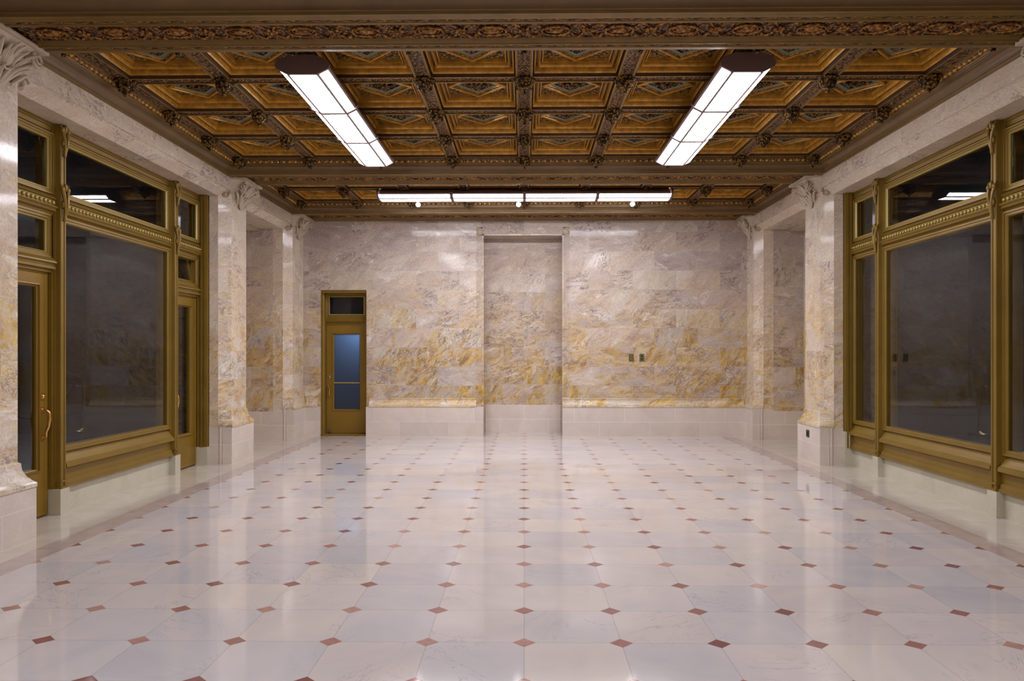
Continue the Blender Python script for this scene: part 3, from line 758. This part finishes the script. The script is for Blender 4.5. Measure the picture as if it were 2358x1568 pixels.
# door in the back wall
yf = YB+0.20
s = MB()
s.prism([(DX[0], YB), (DX[0]+0.012, YB+0.0), (DX[0]+0.02, YB+0.07), (DX[0]+0.045, YB+0.08), (DX[0]+0.05, yf+0.06), (DX[0], yf+0.06)], 'z', 0, DZ)
s.prism([(DX[1], YB), (DX[1]-0.008, YB), (DX[1]-0.014, YB+0.07), (DX[1]-0.03, YB+0.08), (DX[1]-0.035, yf+0.06), (DX[1], yf+0.06)], 'z', 0, DZ)
s.box(DX[0], DX[1], YB+0.02, yf+0.06, DZ-0.05, DZ)
s.prism([(yf-0.06, 2.105), (yf-0.07, 2.09), (yf-0.05, 2.065), (yf-0.02, 2.05), (yf-0.02, 2.03), (yf+0.06, 2.03), (yf+0.06, 2.16), (yf-0.02, 2.16)], 'x', DX[0]+0.03, DX[1]-0.02)
s.sweep(rect(DX[0]+0.045, DX[1]-0.03, 2.15, DZ-0.045), [(0, yf+0.05), (0, yf-0.01), (0.03, yf-0.005), (0.036, yf+0.012), (0.05, yf+0.015), (0.05, yf+0.05)], lambda u, v, h: (u, h, v))
s.box(DX[0], DX[1], YB, yf+0.05, 0.0, 0.03)
d3 = s.build('door_3', M['bronze'])
tag(d3, 'bronze framed door with frosted blue glass in the back wall', 'door', kind='structure')
s = MB(); s.box(DX[0]+0.09, DX[1]-0.075, yf+0.02, yf+0.03, 2.19, DZ-0.09); tp = s.build('transom_pane', M['glass'], d3)
s = MB(); s.sweep(rect(DX[0]+0.095, DX[1]-0.08, 2.20, DZ-0.10), [(0, yf+0.02), (0, yf+0.006), (0.012, yf+0.004), (0.016, yf+0.02)], lambda u, v, h: (u, h, v)); s.build('glazing_bead', M['bronze_bead'], tp)
s = MB(); s.box(DX[0]+0.03, DX[1]-0.03, yf+0.07, yf+0.09, 2.06, 2.66); s.build('transom_blackout', M['rope'], d3)  # added black sheet, blocks vestibule light so the transom stays dark
lx0, lx1 = DX[0]+0.055, DX[1]-0.036; st = 0.135
s = MB()
s.box(lx0, lx0+st-0.03, yf, yf+0.05, 0.035, 2.03); s.box(lx1-st+0.03, lx1, yf, yf+0.05, 0.035, 2.03)
s.box(lx0+st-0.03, lx1-st+0.03, yf, yf+0.05, 0.035, 0.44); s.box(lx0+st-0.03, lx1-st+0.03, yf, yf+0.05, 1.87, 2.03)
s.sweep(rect(lx0+st-0.03, lx1-st+0.03, 0.44, 1.87), [(0, yf-0.01), (0.01, yf-0.012), (0.018, yf+0.006), (0.03, yf+0.016), (0.03, yf+0.05)], lambda u, v, h: (u, h, v))
leaf = s.build('leaf', M['bronze_door'], d3)
s = MB(); s.box(lx0+st-0.01, lx1-st+0.01, yf+0.024, yf+0.032, 0.46, 1.85); s.build('frosted_pane', M['frosted'], leaf)
s = MB(); s.box(lx0+st, lx1-st, yf+0.010, yf+0.024, 0.945, 0.965); s.build('push_bar', M['bronze_bead'], leaf)
s = MB(); s.box(lx0+0.05, lx0+0.085, yf-0.035, yf, 0.05, 0.12); s.ball((lx0+0.0675, yf-0.04, 0.06), 0.016, 8, 6); s.build('door_holder', M['housing'], leaf)
hx_ = lx0+0.055
s = MB()
s.tube([(hx_, yf-0.002, 0.90), (hx_, yf-0.05, 0.90), (hx_+0.004, yf-0.055, 0.84), (hx_, yf-0.045, 0.76), (hx_, yf-0.04, 0.71), (hx_, yf-0.002, 0.705)], [0.012, 0.013, 0.015, 0.013, 0.011, 0.011], 10)
s.build('pull_handle', M['brass'], leaf, 60)
s = MB(); s.box(hx_-0.02, hx_+0.02, yf-0.006, yf, 1.03, 1.09); s.ball((hx_, yf-0.01, 1.06), (0.016, 0.012, 0.016), 10, 6); s.build('lock', M['steel'], leaf, 60)
# room behind the frosted door
s = MB(); s.box(-4.2, -4.1, 15.0, 17.0, 0, 2.4); s.box(-2.4, -2.3, 15.0, 17.0, 0, 2.4); s.box(-4.2, -2.3, 17.0, 17.1, 0, 2.4); s.box(-4.2, -2.3, 15.0, 17.0, 2.4, 2.5); s.box(-4.2, -2.3, 15.0, 17.0, -0.1, 0)
s.box(DX[0]-0.02, DX[0], yf+0.06, 15.05, 0, 2.05); s.box(DX[1], DX[1]+0.02, yf+0.06, 15.05, 0, 2.05)
tag(s.build('vestibule_wall', M['dim_plaster']), 'pale vestibule glimpsed as a glow through the frosted door', 'wall', kind='structure')
ld = bpy.data.lights.new('vestibule_lamp', 'POINT'); ld.energy = 4.5; ld.color = (0.45, 0.66, 1.0); ld.shadow_soft_size = 0.08
lo = bpy.data.objects.new('vestibule_lamp', ld); C.objects.link(lo); lo.location = (DX[1]-0.12, 14.75, 1.95)

# the wall behind needs the door opening cut through
# ------------------------------------------------------------------ lamps
def lamp(label, cx, y0, y1, nseg, along='y', zb=3.85):
    """hexagonal fluorescent box, built along local Y then turned"""
    root = empty('ceiling_light', (0, 0, 0), label, 'ceiling light', 'hexagonal fluorescent ceiling lights')
    P = (lambda x, y, z: (cx+x, y, z)) if along == 'y' else (lambda x, y, z: (y, cx+x, z))
    def cap(s, ya, yb, k=1.0):
        sec = [(-0.128*k, zb-0.006), (-0.222*k, zb+0.042), (-0.232*k, zb+0.075), (-0.20*k, zb+0.12), (-0.10*k, zb+0.155), (0.10*k, zb+0.155), (0.20*k, zb+0.12), (0.232*k, zb+0.075), (0.222*k, zb+0.042), (0.128*k, zb-0.006)]
        s.loft([[P(a, ya, z) for a, z in sec], [P(a, yb, z) for a, z in sec]])
    s = MB()
    sec = [(-0.205, zb+0.046), (-0.222, zb+0.06), (-0.215, zb+0.085), (-0.18, zb+0.12), (-0.09, zb+0.15), (0.09, zb+0.15), (0.18, zb+0.12), (0.215, zb+0.085), (0.222, zb+0.06), (0.205, zb+0.046)]
    s.loft([[P(a, y0+0.02, z) for a, z in sec], [P(a, y1-0.02, z) for a, z in sec]])
    for i in range(1, nseg):                                          # dark straps between the diffusers
        y = y0+(y1-y0)*i/nseg
        cap(s, y-0.024, y+0.024, 1.03)
    for e in (-1, 1):                                                 # edge strips
        s.tube([P(e*0.124, y0, zb+0.002), P(e*0.124, y1, zb+0.0)], 0.013, 8)
    s.build('housing', M['housing'], root)
    for ya, yb in ((y0-0.03, y0), (y1, y1+0.03)):
        s = MB(); cap(s, ya, yb); s.build('end_cap', M['housing'], root)
    for i in range(nseg):
        a = y0+(y1-y0)*i/nseg+0.008; b = y0+(y1-y0)*(i+1)/nseg-0.008
        if i == 0: a = y0
        if i == nseg-1: b = y1
        s = MB(); s.quadgrid([[P(x, yy, z) for x, z in ((-0.206, zb+0.044), (-0.122, zb), (0.122, zb), (0.206, zb+0.044))] for yy in (a, b)])
        s.build('diffuser', M['lens'], root)
    k = 3 if along == 'y' else 4
    for i in range(k):
        y = y0+(y1-y0)*(i+0.5)/k
        s = MB(); s.loft([[P(a, yy, z) for a, z in ((-0.06, zb+0.14), (0.06, zb+0.14), (0.06, RIB+0.02), (-0.06, RIB+0.02))] for yy in (y-0.18, y+0.18)])
        s.build('bracket', M['bracket'], root)
    return root
lamp('long white fluorescent box hung along the left half of the coffered bay', -1.865, 6.57, 9.80, 3)
lamp('long white fluorescent box hung along the right half of the coffered bay', 1.865, 6.57, 9.80, 3)
lamp('four-section fluorescent box running crosswise before the back wall', 12.30, -2.26, 2.27, 4, 'x', 3.912)
lamp('added unseen fluorescent box over the near bay, left of where the camera stands', -1.865, -0.7, 2.53, 3)  # this box and the next are added, unseen, to brighten the near floor
lamp('added unseen fluorescent box over the near bay, right of where the camera stands', 1.865, -0.7, 2.53, 3)

# small spot lamps behind the crosswise box
spots = [(-1.71, 'under the left end of the crosswise lamp'), (-0.09, 'under the middle of the crosswise lamp'), (1.74, 'under the right end of the crosswise lamp')]
for i, (x, lab) in enumerate(spots):
    r = empty('spot_lamp', (x, 12.60, 0), 'tiny round white spot lamp '+lab, 'spot lamp', 'small spot lamps')
    s = MB(); s.tube([(0, 0, RIB+0.02), (0, 0, 3.94)], 0.010, 8); s.build('stem', M['bracket'], r, 50)
    s = MB(); s.lathe([(0.012, 0.07), (0.030, 0.06), (0.042, 0.02), (0.042, 0.0)], (0, 0.012, 3.905), 14); s.build('hood', M['bracket'], r, 50)
    s = MB(); s.ball((0, 0, 3.895), 0.038, 12, 8); s.build('bulb', M['bulb'], r, 60)

# ------------------------------------------------------------------ outlets and plates
def outlet(x, z, lab, dark):
    r = empty('wall_outlet', (x, YB, z), lab, 'outlet', 'outlets on the back wall')
    s = MB(); s.box(-0.042, 0.042, -0.008, 0.0, -0.066, 0.066); s.box(-0.036, 0.036, -0.011, -0.008, -0.06, 0.06); s.build('cover_plate', M['outlet'], r)
    for dz in (-0.028, 0.028):
        s = MB(); s.lathe([(0.018, 0), (0.018, 0.003), (0.015, 0.004)], (0, 0, 0), 14)
        o = s.build('socket', M['outlet_dark'] if dark else M['bronze'], r); o.rotation_euler = (PI/2, 0, 0); o.location = (0, -0.010, dz)
    return r
outlet(1.925, 1.42, 'olive outlet plate on the back wall, nearer the niche', False)
outlet(2.115, 1.42, 'darker olive outlet plate on the back wall, nearer the right corner', True)
r = empty('floor_outlet', (XP, 10.93, 0.385), 'dark square outlet plate on the plinth of the middle right pillar', 'outlet')
s = MB(); s.box(-0.006, 0, -0.055, 0.055, -0.05, 0.05); s.build('cover_plate', M['outlet_dark'], r)
s = MB(); s.box(-0.009, -0.006, -0.025, 0.025, -0.025, 0.025); s.build('socket', M['rope'], r)
r = MB(); r.lathe([(0.030, 0), (0.030, 0.004), (0.02, 0.008), (0.006, 0.009)], (0, 0, 0), 20)
o = r.build('wall_plate', M['steel'], None, 40); o.rotation_euler = (PI/2, 0, 0); o.location = (-4.32, YR[-1]+0.002, 0.97)
tag(o, 'small round steel plate low on the left alcove wall', 'wall plate')

# ------------------------------------------------------------------ dark corridors beyond the glass
for sg in (-1, 1):
    X = lambda v: sg*v
    nm = SIDE[sg]
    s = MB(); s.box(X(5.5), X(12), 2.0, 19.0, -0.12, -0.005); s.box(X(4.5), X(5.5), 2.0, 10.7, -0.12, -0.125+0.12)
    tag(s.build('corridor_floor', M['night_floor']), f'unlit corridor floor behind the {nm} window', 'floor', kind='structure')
    s = MB(); s.box(X(12), X(12.1), 2, 19, 0, 4.3); s.box(X(4.6), X(12), 19, 19.1, 0, 4.3); s.box(X(4.6), X(12), 1.9, 2, 0, 4.3); s.mi = 1; s.box(X(4.6), X(12), 2, 19, 4.3, 4.4)  # ceiling takes black: its darkness is put into the colour, despite the fill
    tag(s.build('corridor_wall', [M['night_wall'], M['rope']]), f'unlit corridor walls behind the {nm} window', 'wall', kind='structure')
    cl = bpy.data.lights.new('corridor_fill', 'POINT'); cl.energy = 9; cl.color = (0.9, 0.92, 1.0); cl.shadow_soft_size = 0.15  # fill light added without a fixture so the stanchion shows
    clo = bpy.data.objects.new('corridor_fill', cl); C.objects.link(clo); clo.location = (X(10.6), 16.6, 3.3)
    bx, by = (-8.46, 14.9) if sg < 0 else (8.40, 14.6)
    r = empty('stanchion', (bx, by, 0), f'brass rope stanchion dimly seen through the {nm} window', 'stanchion', 'brass stanchions')
    s = MB(); s.lathe([(0.165, 0), (0.165, 0.012), (0.15, 0.02), (0.07, 0.04), (0.035, 0.06), (0.032, 0.075)], seg=24); s.build('base', M['stanchion_brass'], r, 40)
    s = MB(); s.lathe([(0.024, 0.06), (0.024, 0.90)], seg=14); s.build('post', M['stanchion_brass'], r, 40)
    s = MB(); s.lathe([(0.034, 0.84), (0.038, 0.86), (0.034, 0.90), (0.03, 0.93), (0.012, 0.97)], seg=14); s.build('finial', M['stanchion_brass'], r, 40)
    s = MB(); s.tube([(sg*0.02, 0, 0.86), (sg*0.08, 0, 0.875), (sg*0.15, 0, 0.86)], 0.010, 8); s.ball((sg*0.13, 0, 0.865), (0.03, 0.024, 0.024), 8, 6); s.build('hook', M['stanchion_brass'], r, 40)
    s = MB(); d = sg
    pts = [(bx+d*(0.18+1.75*t), by-0.0*t, 0.86-0.62*(4*t*(1-t))**0.9 if t < 1 else 0.86) for t in [i/24 for i in range(25)]]
    s.tube(pts, 0.022, 8)
    tag(s.build('rope', M['rope'], None, 60), f'black sagging barrier rope beside the {nm} stanchion', 'rope', 'barrier ropes')

# ------------------------------------------------------------------ world, camera, view
w_ = bpy.data.worlds.new('night'); sc.world = w_; w_.use_nodes = True
w_.node_tree.nodes['Background'].inputs[0].default_value = (0.01, 0.012, 0.02, 1); w_.node_tree.nodes['Background'].inputs[1].default_value = 0.2
F = 1802.0; W_ = 2358.0
cam = bpy.data.cameras.new('camera'); co = bpy.data.objects.new('camera', cam); C.objects.link(co)
cam.sensor_fit = 'HORIZONTAL'; cam.sensor_width = 36.0; cam.lens = 36.0*F/W_
cam.shift_x = 0.0; cam.shift_y = 29.0/W_
cam.clip_start = 0.05
co.location = (0, 0, 1.5); co.rotation_euler = (PI/2, 0, math.radians(0.89))
sc.camera = co
sc.view_settings.view_transform = 'Standard'; sc.view_settings.look = 'None'; sc.view_settings.gamma = 1.0
sc.view_settings.use_curve_mapping = False; sc.view_settings.exposure = 1.88
sc.cycles.use_denoising = True; sc.cycles.use_light_tree = False
sc.cycles.use_adaptive_sampling = True; sc.cycles.adaptive_threshold = 0.03
sc.cycles.max_bounces = 8; sc.cycles.diffuse_bounces = 4; sc.cycles.glossy_bounces = 4; sc.cycles.transparent_max_bounces = 12
sc.cycles.sample_clamp_indirect = 6.0
